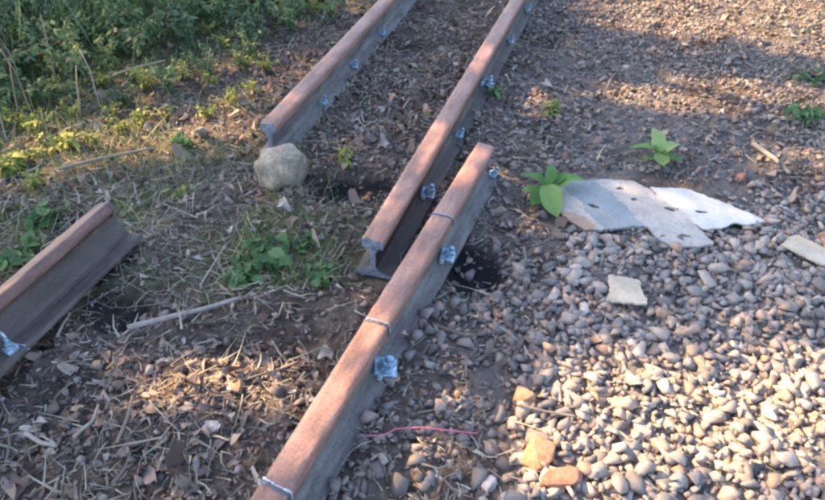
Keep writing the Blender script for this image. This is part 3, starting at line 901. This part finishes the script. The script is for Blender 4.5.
# ------------------------------------------------------------------ cardboard
def sheet(name, outline, holes, z, mat, label, thick=0.006, cell=0.005, folds=(), seed=0, wave=0.006, layers=None, lift=0.0):
    """a torn sheet from its outline (photo pixels on the ground), with slots cut through, real thickness and waves"""
    W = [at(px, py, z) for px, py in outline]
    c = sum(W, Vector()) / len(W)
    poly = np.array([(p.x - c.x, p.y - c.y) for p in W])
    lo, hi = poly.min(0) - 0.02, poly.max(0) + 0.02
    nx, ny = int((hi[0] - lo[0]) / cell) + 1, int((hi[1] - lo[1]) / cell) + 1
    gx = lo[0] + np.arange(nx) * cell; gy = lo[1] + np.arange(ny) * cell
    X, Y = np.meshgrid(gx, gy)
    def inside(x, y):
        wx = x + 0.016 * (fbm((x + seed) * 28, y * 28, 3) - 0.5); wy = y + 0.016 * (fbm((x + seed) * 28 + 50, y * 28, 3) - 0.5)
        r = np.zeros(x.shape, bool)
        j = len(poly) - 1
        for i in range(len(poly)):
            xi, yi = poly[i]; xj, yj = poly[j]
            cnd = ((yi > wy) != (yj > wy)) & (wx < (xj - xi) * (wy - yi) / (yj - yi + 1e-12) + xi)
            r ^= cnd; j = i
        return r
    cxm = (X[:-1, :-1] + cell / 2); cym = (Y[:-1, :-1] + cell / 2)
    keep = inside(cxm, cym)
    for hx, hy, rx, ry, ang in holes:
        p = at(hx, hy, z) - c
        ca, sa = math.cos(ang), math.sin(ang)
        u = (cxm - p.x) * ca + (cym - p.y) * sa; v = -(cxm - p.x) * sa + (cym - p.y) * ca
        keep &= ~((np.abs(u / rx) ** 2 + np.abs(v / ry) ** 2) < 1)
    Z = wave * 2 * (fbm((X + seed) * 7, Y * 7, 3) - 0.5)
    for a, b, ang in folds:                                  # bend along a crease
        p, q = at(*a, z) - c, at(*b, z) - c
        s = side(X, Y, p, q)
        Z = Z + np.where(s > 0, s * math.tan(ang), 0)
    Z = Z + lift * (Y - Y.min())
    idx = np.arange(nx * ny).reshape(ny, nx)
    F = np.stack([idx[:-1, :-1][keep], idx[:-1, 1:][keep], idx[1:, 1:][keep], idx[1:, :-1][keep]], 1)
    used = np.unique(F); mp = np.zeros(nx * ny, int); mp[used] = np.arange(len(used))
    V = np.stack([X.ravel(), Y.ravel(), Z.ravel()], 1)[used]
    mats = [mat] + (layers[0] if layers else [])
    me = mesh_from(name, V, mp[F], mat)
    for m2 in mats[1:]: me.materials.append(m2)
    bm = bmesh.new(); bm.from_mesh(me)
    if layers: 
        for f in bm.faces:
            cc = f.calc_center_median(); f.material_index = layers[1](cc.x + c.x, cc.y + c.y)
    for _ in range(2): bmesh.ops.smooth_vert(bm, verts=[v for v in bm.verts if v.is_boundary], factor=0.5, use_axis_x=True, use_axis_y=True, use_axis_z=False)
    geom = bmesh.ops.solidify(bm, geom=list(bm.faces), thickness=thick)
    bm.to_mesh(me); bm.free()
    me.polygons.foreach_set('use_smooth', np.ones(len(me.polygons), dtype=bool)); me.set_sharp_from_angle(angle=R(45))
    o = link(name, me, None, c)
    tag(o, label, 'cardboard', 'cardboard scraps on the gravel')
    return o
q1, q2 = at(592, 176, 0.05), at(652, 230, 0.05)
sheet('cardboard_sheet', [(560, 180), (598, 178), (632, 180), (650, 190), (672, 206), (694, 222), (716, 243), (697, 247), (676, 248), (660, 240), (649, 228), (628, 226), (588, 227), (570, 216), (556, 204), (546, 190)],
      [(620, 188, 0.014, 0.008, 0.1), (634, 199, 0.011, 0.008, 0), (671, 209, 0.024, 0.010, -0.5), (685, 236, 0.02, 0.007, -0.3), (594, 204, 0.024, 0.007, -0.6)],
      0.05, M_CARD, 'large torn grey-white cardboard sheet with a bluish left half and slots', 0.010, folds=[((592, 176), (652, 230), R(-5))], seed=1,
      layers=([M_CARDBLUE, M_CARDB], lambda x, y: (lambda x, y: 2 if (at(566, 222, 0.05) - Vector((x, y, 0.05))).length < 0.09 and side(x, y, at(556, 186, .05), at(584, 214, .05)) > 0.0 else (1 if side(x, y, q1, q2) > 0 and side(x, y, at(568, 190, .05), at(588, 210, .05)) < 0 else 0))(x + 0.05 * float(fbm(x * 18, y * 18, 3) - 0.5), y + 0.05 * float(fbm(x * 18 + 9, y * 18, 3) - 0.5))))
sheet('cardboard_sheet', [(650, 186), (672, 187), (690, 189), (708, 195), (726, 203), (745, 211), (766, 222), (748, 225), (735, 223), (720, 227), (703, 228), (690, 219), (676, 208), (662, 199)],
      [(702, 211, 0.022, 0.007, -0.2)], 0.052, M_CARDW, 'white torn cardboard sheet lying right of the large grey-white sheet', 0.006, seed=2, wave=0.010)
sheet('cardboard_scrap', [(607, 275), (622, 276), (639, 279), (643, 290), (648, 304), (630, 304), (608, 301)], [], 0.05, M_CARDT,
      'small pale tan cardboard scrap alone on the gravel, in front of the sheets', 0.007, seed=3, wave=0.004)
sheet('cardboard_scrap', [(780, 245), (788, 238), (799, 234), (822, 246), (850, 258), (850, 275), (822, 264), (800, 254)], [], 0.05, M_CARDT,
      'tan cardboard strip cut off by the right edge of the picture', 0.007, seed=4, wave=0.005)

# ------------------------------------------------------------------ twigs, cord
def lying(name, pixels, rad, mat, label, cat, z=0.02, seed=0, taper=0.6, seg=7, kink=0.004, group=None):
    r = np.random.default_rng(seed)
    W = []
    for px, py in pixels:
        p = at(px, py, z); p.z = float(height(np.array([p.x]), np.array([p.y]))[0]) + z
        W.append(p)
    P = resample([tuple(p) for p in W], max(8, len(W) * 5))
    P = P + np.cumsum(r.normal(0, kink * 0.12, P.shape), 0)
    c = Vector(P[0])
    V, F = tube(None, [tuple(Vector(p) - c) for p in P], rad, None, None, seg, 0.03, seed, taper)
    me = mesh_from(name, [tuple(v) for v in V], F, mat, True)
    o = link(name, me, None, c)
    tag(o, label, cat, group)
    return o
lying('stick', [(128, 329), (165, 319), (200, 309), (240, 297)], 0.0095, M_TWIG, 'long brown stick lying between the short left rail and the low weeds', 'stick', 0.028, 1, 0.7)
lying('stick', [(752, 146), (775, 164), (788, 178)], 0.010, M_TWIG, 'grey stick lying on the soil behind the white cardboard', 'stick', 0.02, 2, 0.8)
lying('stick', [(60, 172), (100, 160), (152, 151)], 0.008, M_TWIG, 'thin brown stick in the yellow grass at the left', 'stick', 0.03, 3, 0.6)
lying('stick', [(250, 330 + 56), (262, 383), (285, 372)], 0.004, M_TWIG, 'thin short twig on debris left of the front rail', 'twig', 0.03, 4, 0.6)
lying('stick', [(118, 445), (130, 425), (138, 405)], 0.005, M_DEADSTEM, 'pale dry stalk on the dark debris at the bottom left', 'twig', 0.035, 5, 0.6)
lying('stick', [(25, 434), (38, 443), (58, 450)], 0.006, M_TWIG, 'thick grey stick end at the lower left corner', 'stick', 0.03, 6, 0.8)
lying('stick', [(75, 440), (95, 424), (100, 405)], 0.005, M_DEADSTEM, 'bent pale stalk left of the brown debris heap', 'twig', 0.035, 7, 0.6)
lying('stick', [(432, 323), (452, 333), (468, 338)], 0.004, M_DEADSTEM, 'thin pale twig on the rubble right of the front rail', 'twig', 0.02, 8, 0.7)
lying('stick', [(517, 405), (545, 412), (575, 420)], 0.004, M_DEADSTEM, 'thin straw-coloured twig lying on the sunlit gravel', 'twig', 0.042, 9, 0.7)
lying('cord', [(366, 439), (384, 437), (396, 430), (420, 430), (450, 432), (478, 431)], 0.0022, M_CORD, 'thin red plastic cord lying on the rubble beside the front rail', 'cord', 0.024, 10, 1.0, 6, 0.001)

# ------------------------------------------------------------------ plants
LT = [leaf_template(100 + s, 0.45 + 0.04 * (s % 4), 0.7, 0.2) for s in range(6)]
RT = [leaf_template(120 + s, 0.85, 0.5, 0.12, 5) for s in range(4)]       # broad leaves
def plant_meshes(seed, stems, h, spread, leaf, temps, mat_leaf, mat_stem, per=8, droop=0.3):
    r = np.random.default_rng(seed)
    SV, SF, P, S, RM, W = [], [], [], [], [], []
    for i in range(stems):
        az = r.uniform(0, 2 * np.pi); out = spread * r.uniform(0.25, 1.0); hh = h * r.uniform(0.55, 1.0)
        pts = []
        for k in range(6):
            t = k / 5
            pts.append((math.cos(az) * out * t ** 1.4 + r.normal(0, 0.006), math.sin(az) * out * t ** 1.4 + r.normal(0, 0.006), hh * (t - droop * t * t)))
        V, F = tube(None, pts, 0.0026, None, None, 4, 0, 0, 0.45)
        o = len(SV); SV += [tuple(v) for v in V]; SF += [tuple(a + o for a in f) for f in F]
        PP = np.array(pts)
        for k in range(per):
            t = 0.15 + 0.85 * (k + r.random()) / per
            j = min(4, int(t * 5)); f = t * 5 - j
            p = PP[j] * (1 - f) + PP[min(5, j + 1)] * f
            a2 = r.uniform(0, 2 * np.pi); el = r.normal(-0.1, 0.4)
            ca, sa, ce, se = math.cos(a2), math.sin(a2), math.cos(el), math.sin(el)
            ro = r.normal(0, 0.5); cr, sr = math.cos(ro), math.sin(ro)
            A = np.array([[ca, -sa, 0], [sa, ca, 0], [0, 0, 1]]) @ np.array([[ce, 0, -se], [0, 1, 0], [se, 0, ce]]) @ np.array([[1, 0, 0], [0, cr, -sr], [0, sr, cr]])
            P.append(p); S.append(leaf * r.uniform(0.55, 1.2)); RM.append(A); W.append(r.integers(0, len(temps)))
    fol = scatter_mesh('foliage', temps, np.array(W), np.array(P), np.array(S), np.array(RM), mat_leaf, rnd=r.random(len(P)) ** 1.3, smooth=True)
    stm = mesh_from('stem', SV, SF, mat_stem, True)
    return stm, fol
def plant(name, p, meshes, label, cat, group, rz=0.0, sc=1.0):
    o = empty(name, (p.x, p.y, float(height(np.array([p.x]), np.array([p.y]))[0]) - 0.003), rz)
    o.scale = (sc, sc, sc)
    link('stem', meshes[0], o); link('foliage', meshes[1], o)
    tag(o, label, cat, group)
    return o
KIND = []
for s in range(5): KIND.append((plant_meshes(200 + s, 11, 0.30, 0.18, 0.033, LT, M_WEED, M_STEM, 22), 'mid green leafy weed in the undergrowth beyond the left rail'))
for s in range(4): KIND.append((plant_meshes(210 + s, 9, 0.30, 0.18, 0.042, LT, M_WEEDD, M_STEM, 18), 'dark green bushy weed in the undergrowth beyond the left rail'))
for s in range(3): KIND.append((plant_meshes(220 + s, 8, 0.22, 0.16, 0.036, LT, M_YELLOW, M_STEM, 14), 'yellowish small-leaved weed at the edge of the undergrowth'))
rw = np.random.default_rng(77)
cnt = 0
for _ in range(4000):
    px, py = rw.uniform(-40, 330), rw.uniform(-60, 150)
    lim = 130 - 0.33 * max(0, px - 20) + 12 * rw.normal()           # the weeds' front edge
    if py > lim or ((px - 190) / 30) ** 2 + ((py - 58) / 13) ** 2 < 1: continue
    p = at(px, py)
    if min((p.x - q[0]) ** 2 + (p.y - q[1]) ** 2 for q in ([(9, 9)] + [w for w in KIND and globals().setdefault('SPOTS', [])])) < 0.013: continue
    if float(rail_dist(np.array([p.x]), np.array([p.y]))[0]) < 0.22: continue
    SPOTS.append((p.x, p.y))
    front = py > lim - 22
    k = rw.integers(9, 12) if (front and rw.random() < 0.5) or rw.random() < 0.12 else (rw.integers(5, 9) if rw.random() < 0.25 else rw.integers(0, 5))
    m_, lab = KIND[k]
    plant('weed', p, m_, lab, 'weed', 'weeds in the undergrowth' if k < 5 else ('dark weeds in the undergrowth' if k < 9 else 'yellowish weeds at the edge'), rw.uniform(0, 6.28), rw.uniform(0.7, 1.15) * (0.7 if front else 1.0))
    cnt += 1
    if cnt > 190: break
for i, (px, py) in enumerate([(38, 160), (92, 146), (118, 134), (140, 128), (165, 122), (205, 120), (228, 104), (30, 188), (110, 118), (250, 92), (210, 85), (262, 70)]):
    plant('weed', at(px + 4, py), KIND[9 + i % 3][0], 'yellowish small-leaved weed in the sunlit grass between the undergrowth and boulder', 'weed', 'yellowish weeds in the sunlit grass', i * 1.3, 0.42 + 0.05 * (i % 4))
# dead stalks standing in the undergrowth
for i, (px, py, h, lx, ly) in enumerate([(22, 130, 0.30, 0.05, 0.03), (40, 128, 0.34, -0.04, 0.02), (82, 122, 0.26, 0.06, 0.0), (103, 112, 0.28, -0.03, 0.04), (10, 150, 0.22, 0.03, 0.0), (60, 95, 0.36, 0.02, 0.05), (205, 78, 0.16, 0.05, 0.02)]):
    p = at(px, py); p.z = float(height(np.array([p.x]), np.array([p.y]))[0]) - 0.01
    V, F = tube(None, [(0, 0, 0), (lx * .3, ly * .3, h * .35), (lx * .5 + 0.008, ly * .6, h * .7), (lx, ly, h)], 0.0042, None, None, 6, 0.05, i, 0.5)
    o = link('dead_stalk', mesh_from('dead_stalk', [tuple(v) for v in V], F, M_DEADSTEM, True), None, p)
    tag(o, 'pale dry stalk standing at the front of the weeds at the left', 'stalk', 'dry stalks standing among the weeds')
lying('stick', [(112, 74), (135, 68), (166, 62)], 0.004, M_TWIG, 'grey dry stick lying across the top of the weeds', 'stick', 0.16, 14, 0.7)

# small weeds on the soil
def low_weed(px, py, seed, label, mat, h, spread, leaf, stems, per, temps, name='low_weed', group=None):
    p = at(px, py)
    return plant(name, p, plant_meshes(seed, stems, h, spread, leaf, temps, mat, M_STEM, per), label, 'weed', group)
LW = 'low weeds on the soil'
low_weed(268, 258, 301, 'low green weed patch in the middle, left of the two rail ends', M_CLOVER, 0.07, 0.12, 0.045, 12, 7, RT, group=LW)
low_weed(240, 276, 302, 'low green weed just above the end of the long brown stick', M_CLOVER, 0.05, 0.07, 0.042, 9, 6, RT, group=LW)
low_weed(325, 276, 303, 'low green weed close to the cut end of the right rail', M_CLOVER, 0.06, 0.075, 0.045, 9, 6, RT, group=LW)
low_weed(300, 245, 304, 'pale green weed behind the low weed patch in the middle', M_CLOVER, 0.07, 0.08, 0.035, 8, 6, LT, group=LW)
low_weed(345, 158, 305, 'small yellow-green weed just right of the boulder', M_YELLOW, 0.06, 0.07, 0.035, 9, 6, LT, group=LW)
low_weed(178, 197, 306, 'tiny yellow plant alone in the dead grass behind the short rail', M_YELLOW, 0.09, 0.03, 0.035, 4, 4, LT, group=LW)
low_weed(553, 116, 307, 'small yellow-green weed on the soil right of the far rail', M_YELLOW, 0.07, 0.07, 0.04, 8, 6, LT, group=LW)
low_weed(497, 96, 308, 'low green weed against the right side of the far rail', M_CLOVER, 0.08, 0.07, 0.04, 8, 6, LT, group=LW)
low_weed(803, 121, 309, 'low green weed on the soil near the right edge', M_CLOVER, 0.06, 0.12, 0.045, 12, 7, LT, group=LW)
low_weed(812, 82, 310, 'flat green weed far back at the right edge', M_CLOVER, 0.06, 0.12, 0.04, 10, 7, LT, group=LW)
low_weed(16, 262, 311, 'green clover-like weed behind the short left rail, at the picture edge', M_CLOVER, 0.09, 0.09, 0.05, 11, 7, RT, group=LW)
low_weed(50, 220, 312, 'green clover-like weed behind the middle of the short left rail', M_CLOVER, 0.08, 0.09, 0.045, 11, 7, RT, group=LW)
low_weed(14, 172, 313, 'bright yellow-green weed clump at the left edge', M_YELLOW, 0.12, 0.09, 0.05, 10, 8, LT, group=LW)
low_weed(65, 150, 314, 'yellow-green weed clump in the sunlit grass near the left edge', M_YELLOW, 0.10, 0.10, 0.045, 10, 8, LT, group=LW)
low_weed(185, 150, 315, 'small green weed in the sunlit grass left of the boulder', M_CLOVER, 0.06, 0.06, 0.04, 8, 6, LT, group=LW)
low_weed(400, 245, 316, 'tiny weed beside the gap between the rails', M_CLOVER, 0.03, 0.03, 0.02, 4, 4, LT, group=LW) if False else None

# plants whose single leaves can be told apart
def big_leaf_plant(name, px, py, leaves, label, mat, z=0.01):
    p = at(px, py, z)
    root = empty(name, (p.x, p.y, float(height(np.array([p.x]), np.array([p.y]))[0])))
    tag(root, label, 'plant')
    V, F = tube(None, [(0, 0, -0.01), (0.002, 0.003, 0.02), (0.0, 0.0, 0.05)], 0.0035, None, None, 6, 0, 0, 0.7)
    link('stem', mesh_from('stem', [tuple(v) for v in V], F, M_STEM, True), root)
    for i, (dx, dy, dz, az, el, ln, wd) in enumerate(leaves):
        V, F = leaf_template(400 + i, wd, 0.55, 0.18, 7)
        o = link('leaf', mesh_from('leaf', V * ln, F, mat, True), root, (dx, dy, dz))
        o.rotation_euler = Euler((random.gauss(0, 0.2), -el, az), 'XYZ')
    return root
big_leaf_plant('leafy_sprig', 657, 165, [(0, 0, 0.045, 1.7, 0.75, 0.115, 0.55), (0, 0, 0.045, 0.5, 0.45, 0.10, 0.5), (0, 0, 0.045, 2.7, 0.40, 0.11, 0.5), (0, 0, 0.045, -0.5, 0.25, 0.085, 0.55),
               (0, 0, 0.045, -1.75, 0.25, 0.085, 0.7), (0, 0, 0.045, 3.6, 0.15, 0.08, 0.5)],
               'bright green sprig of pointed leaves standing behind the cardboard', M_FRESH)
big_leaf_plant('leafy_sprig', 545, 200, [(0, 0.0, 0.06, 0.2, 0.25, 0.15, 0.38), (0, 0, 0.06, 1.2, 0.5, 0.11, 0.4), (-0.01, 0, 0.06, 2.4, 0.45, 0.10, 0.5), (0, 0, 0.055, -1.5, 0.05, 0.13, 0.6),
               (0.0, 0, 0.055, -2.2, 0.1, 0.11, 0.55), (0, 0, 0.05, 3.2, 0.1, 0.09, 0.5), (0.01, 0.01, 0.065, 0.6, 0.2, 0.10, 0.4)],
               'green leafy sprig hanging over the left end of the cardboard', M_FRESH)
p = at(2, 110); root = empty('pale_round_plant', (p.x, p.y, float(height(np.array([p.x]), np.array([p.y]))[0])))
tag(root, 'plant with pale round yellow-green leaves at the left edge', 'plant')
V, F = tube(None, [(0, 0, 0), (0.005, 0, 0.05), (0, -0.01, 0.10)], 0.004, None, None, 6, 0, 0, 0.7); link('stem', mesh_from('stem', [tuple(v) for v in V], F, M_STEM, True), root)
for i, (az, el) in enumerate([(-1.6, 0.2), (0.4, 0.5), (2.5, 0.3)]):
    V, F = leaf_template(500 + i, 0.95, 0.3, 0.06, 8)
    o = link('leaf', mesh_from('leaf', V * 0.09, F, M_YELLOW, True), root, (0, -0.01, 0.10)); o.rotation_euler = Euler((0, -el, az), 'XYZ')

# ------------------------------------------------------------------ the tree outside the picture whose crown shades the track
LIT = [  # sun patches on the ground: ellipse in photo pixels, height, strength
    (ell(700, 440, 190, 75), 1.0), (ell(600, 480, 88, 60), 1.0), (ell(820, 400, 110, 60), 0.95), (ell(610, 385, 90, 35), 0.75), (ell(730, 355, 90, 25), 0.5), (ell(548, 420, 30, 40), 0.7),
    (ell(720, 10, 140, 36), 1.0), (ell(820, 40, 90, 26), 0.95), (ell(640, 20, 60, 14), 0.9), (ell(690, 94, 105, 20), 1.0), (ell(610, 90, 36, 18), 0.8), (ell(800, 100, 55, 16), 0.85), (ell(800, 172, 60, 22), 0.75), (ell(760, 190, 40, 12), 0.35),
    (ell(232, 398, 112, 42), 1.0), (ell(295, 400, 46, 42), 0.9), (ell(180, 375, 60, 16), 0.5),
    (ell(190, 134, 90, 26), 1.0), (ell(90, 152, 90, 26), 1.0), (ell(20, 178, 50, 18), 0.9), (ell(240, 108, 34, 18), 0.9),
    (ell(225, 35, 70, 24, 0.15), 0.8), (ell(100, 20, 100, 20, 0.25), 0.8), (ell(330, 12, 50, 18), 0.8), (ell(60, 70, 70, 16, 0.2), 0.7), (ell(150, 85, 50, 10, 0.1), 0.5),
    (ell(445, 145, 30, 34, 0.15), 1.0), (ell(395, 205, 34, 26, 0.15), 0.85), (ell(490, 60, 24, 24, 0.15), 1.0), (ell(320, 400, 50, 50, 0.15), 1.0), (ell(358, 340, 42, 34, 0.15), 1.0), (ell(280, 465, 44, 26, 0.15), 0.9), (ell(470, 165, 24, 22, 0.15), 0.8), (ell(415, 265, 26, 22, 0.15), 0.6),
    (ell(700, 205, 60, 15, 0.05), 0.45), (ell(640, 195, 34, 14, 0.05), 0.5), (ell(655, 158, 26, 12, 0.1), 0.7), (ell(545, 185, 22, 10, 0.1), 0.5), (ell(630, 290, 30, 14), 0.5), (ell(810, 248, 30, 14), 0.7),
    (ell(450, 108, 26, 14), 0.45), (ell(345, 157, 24, 8), 0.7), (ell(380, 60, 30, 10), 0.25), (ell(205, 435, 90, 20), 0.5),
]
def build_tree():
    r = np.random.default_rng(91)
    N = 150000
    gx = r.uniform(-4.0, 4.2, N); gy = r.uniform(-0.4, 6.6, N)
    gx2 = gx + 0.07 * (fbm(gx * 5, gy * 5, 3) - 0.5) * 2; gy2 = gy + 0.07 * (fbm(gx * 5 + 40, gy * 5, 3) - 0.5) * 2
    lit = np.zeros(N)
    for (e, s) in LIT:
        lit = np.maximum(lit, s * in_ell(gx2, gy2, (e[0], e[1], e[2], e[3]), 0.3))
    # crown outline
    rim = np.hypot((gx - 0.1) / 4.1, (gy - 3.1) / 3.5) + 0.15 * (fbm(gx * 2, gy * 2, 3) - 0.5)
    keep = (r.random(N) > lit ** 0.8) & (rim < 1.0)  # leaves left out along the sun's rays to shape the LIT patches
    gx, gy = gx[keep], gy[keep]
    t = 6.2 + 2.8 * r.random(len(gx))
    S = np.array(SUN)
    P = np.stack([gx, gy, np.zeros(len(gx))], 1) + t[:, None] * S[None]
    # fixed heights above the ground matter for patches on the rails
    n = len(P)
    root = empty('shade_tree', (-5.6, 6.0, 0))
    tag(root, 'broad leafy tree standing left of the track, outside the picture, shading it', 'tree')
    P = P - np.array([-5.6, 6.0, 0])
    me = scatter_mesh('crown', [(np.array([(0, 0, 0), (0.45, 0.33, 0.06 * i), (1, 0, -0.1), (0.45, -0.33, 0.08)]), np.array([[0, 2, 1], [0, 3, 2]])) for i in range(4)], r.integers(0, 4, n), P, r.uniform(0.055, 0.095, n), rot_mats(n, 0.7, r), M_TREELEAF)
    link('crown', me, root)
    V, F = tube(None, [(0, 0, -0.2), (0.05, 0, 0.8), (0.0, 0.1, 2.2), (0.1, 0.0, 3.8), (0.2, -0.2, 5.2)], [0.22, 0.17, 0.15, 0.13, 0.08], None, None, 12, 0.05, 2)
    link('trunk', mesh_from('trunk', [tuple(v) for v in V], F, M_BARK, True), root)
    for i in range(9):
        az = i * 0.7; z0 = 2.6 + 0.3 * i; ln = r.uniform(1.5, 2.8)
        V, F = tube(None, [(0.05, 0, z0), (math.cos(az) * ln * .4, math.sin(az) * ln * .4, z0 + 0.5), (math.cos(az) * ln, math.sin(az) * ln, z0 + 1.0)], 0.05, None, None, 7, 0.05, i, 0.3)
        link('limb', mesh_from('limb', [tuple(v) for v in V], F, M_BARK, True), root)
build_tree()
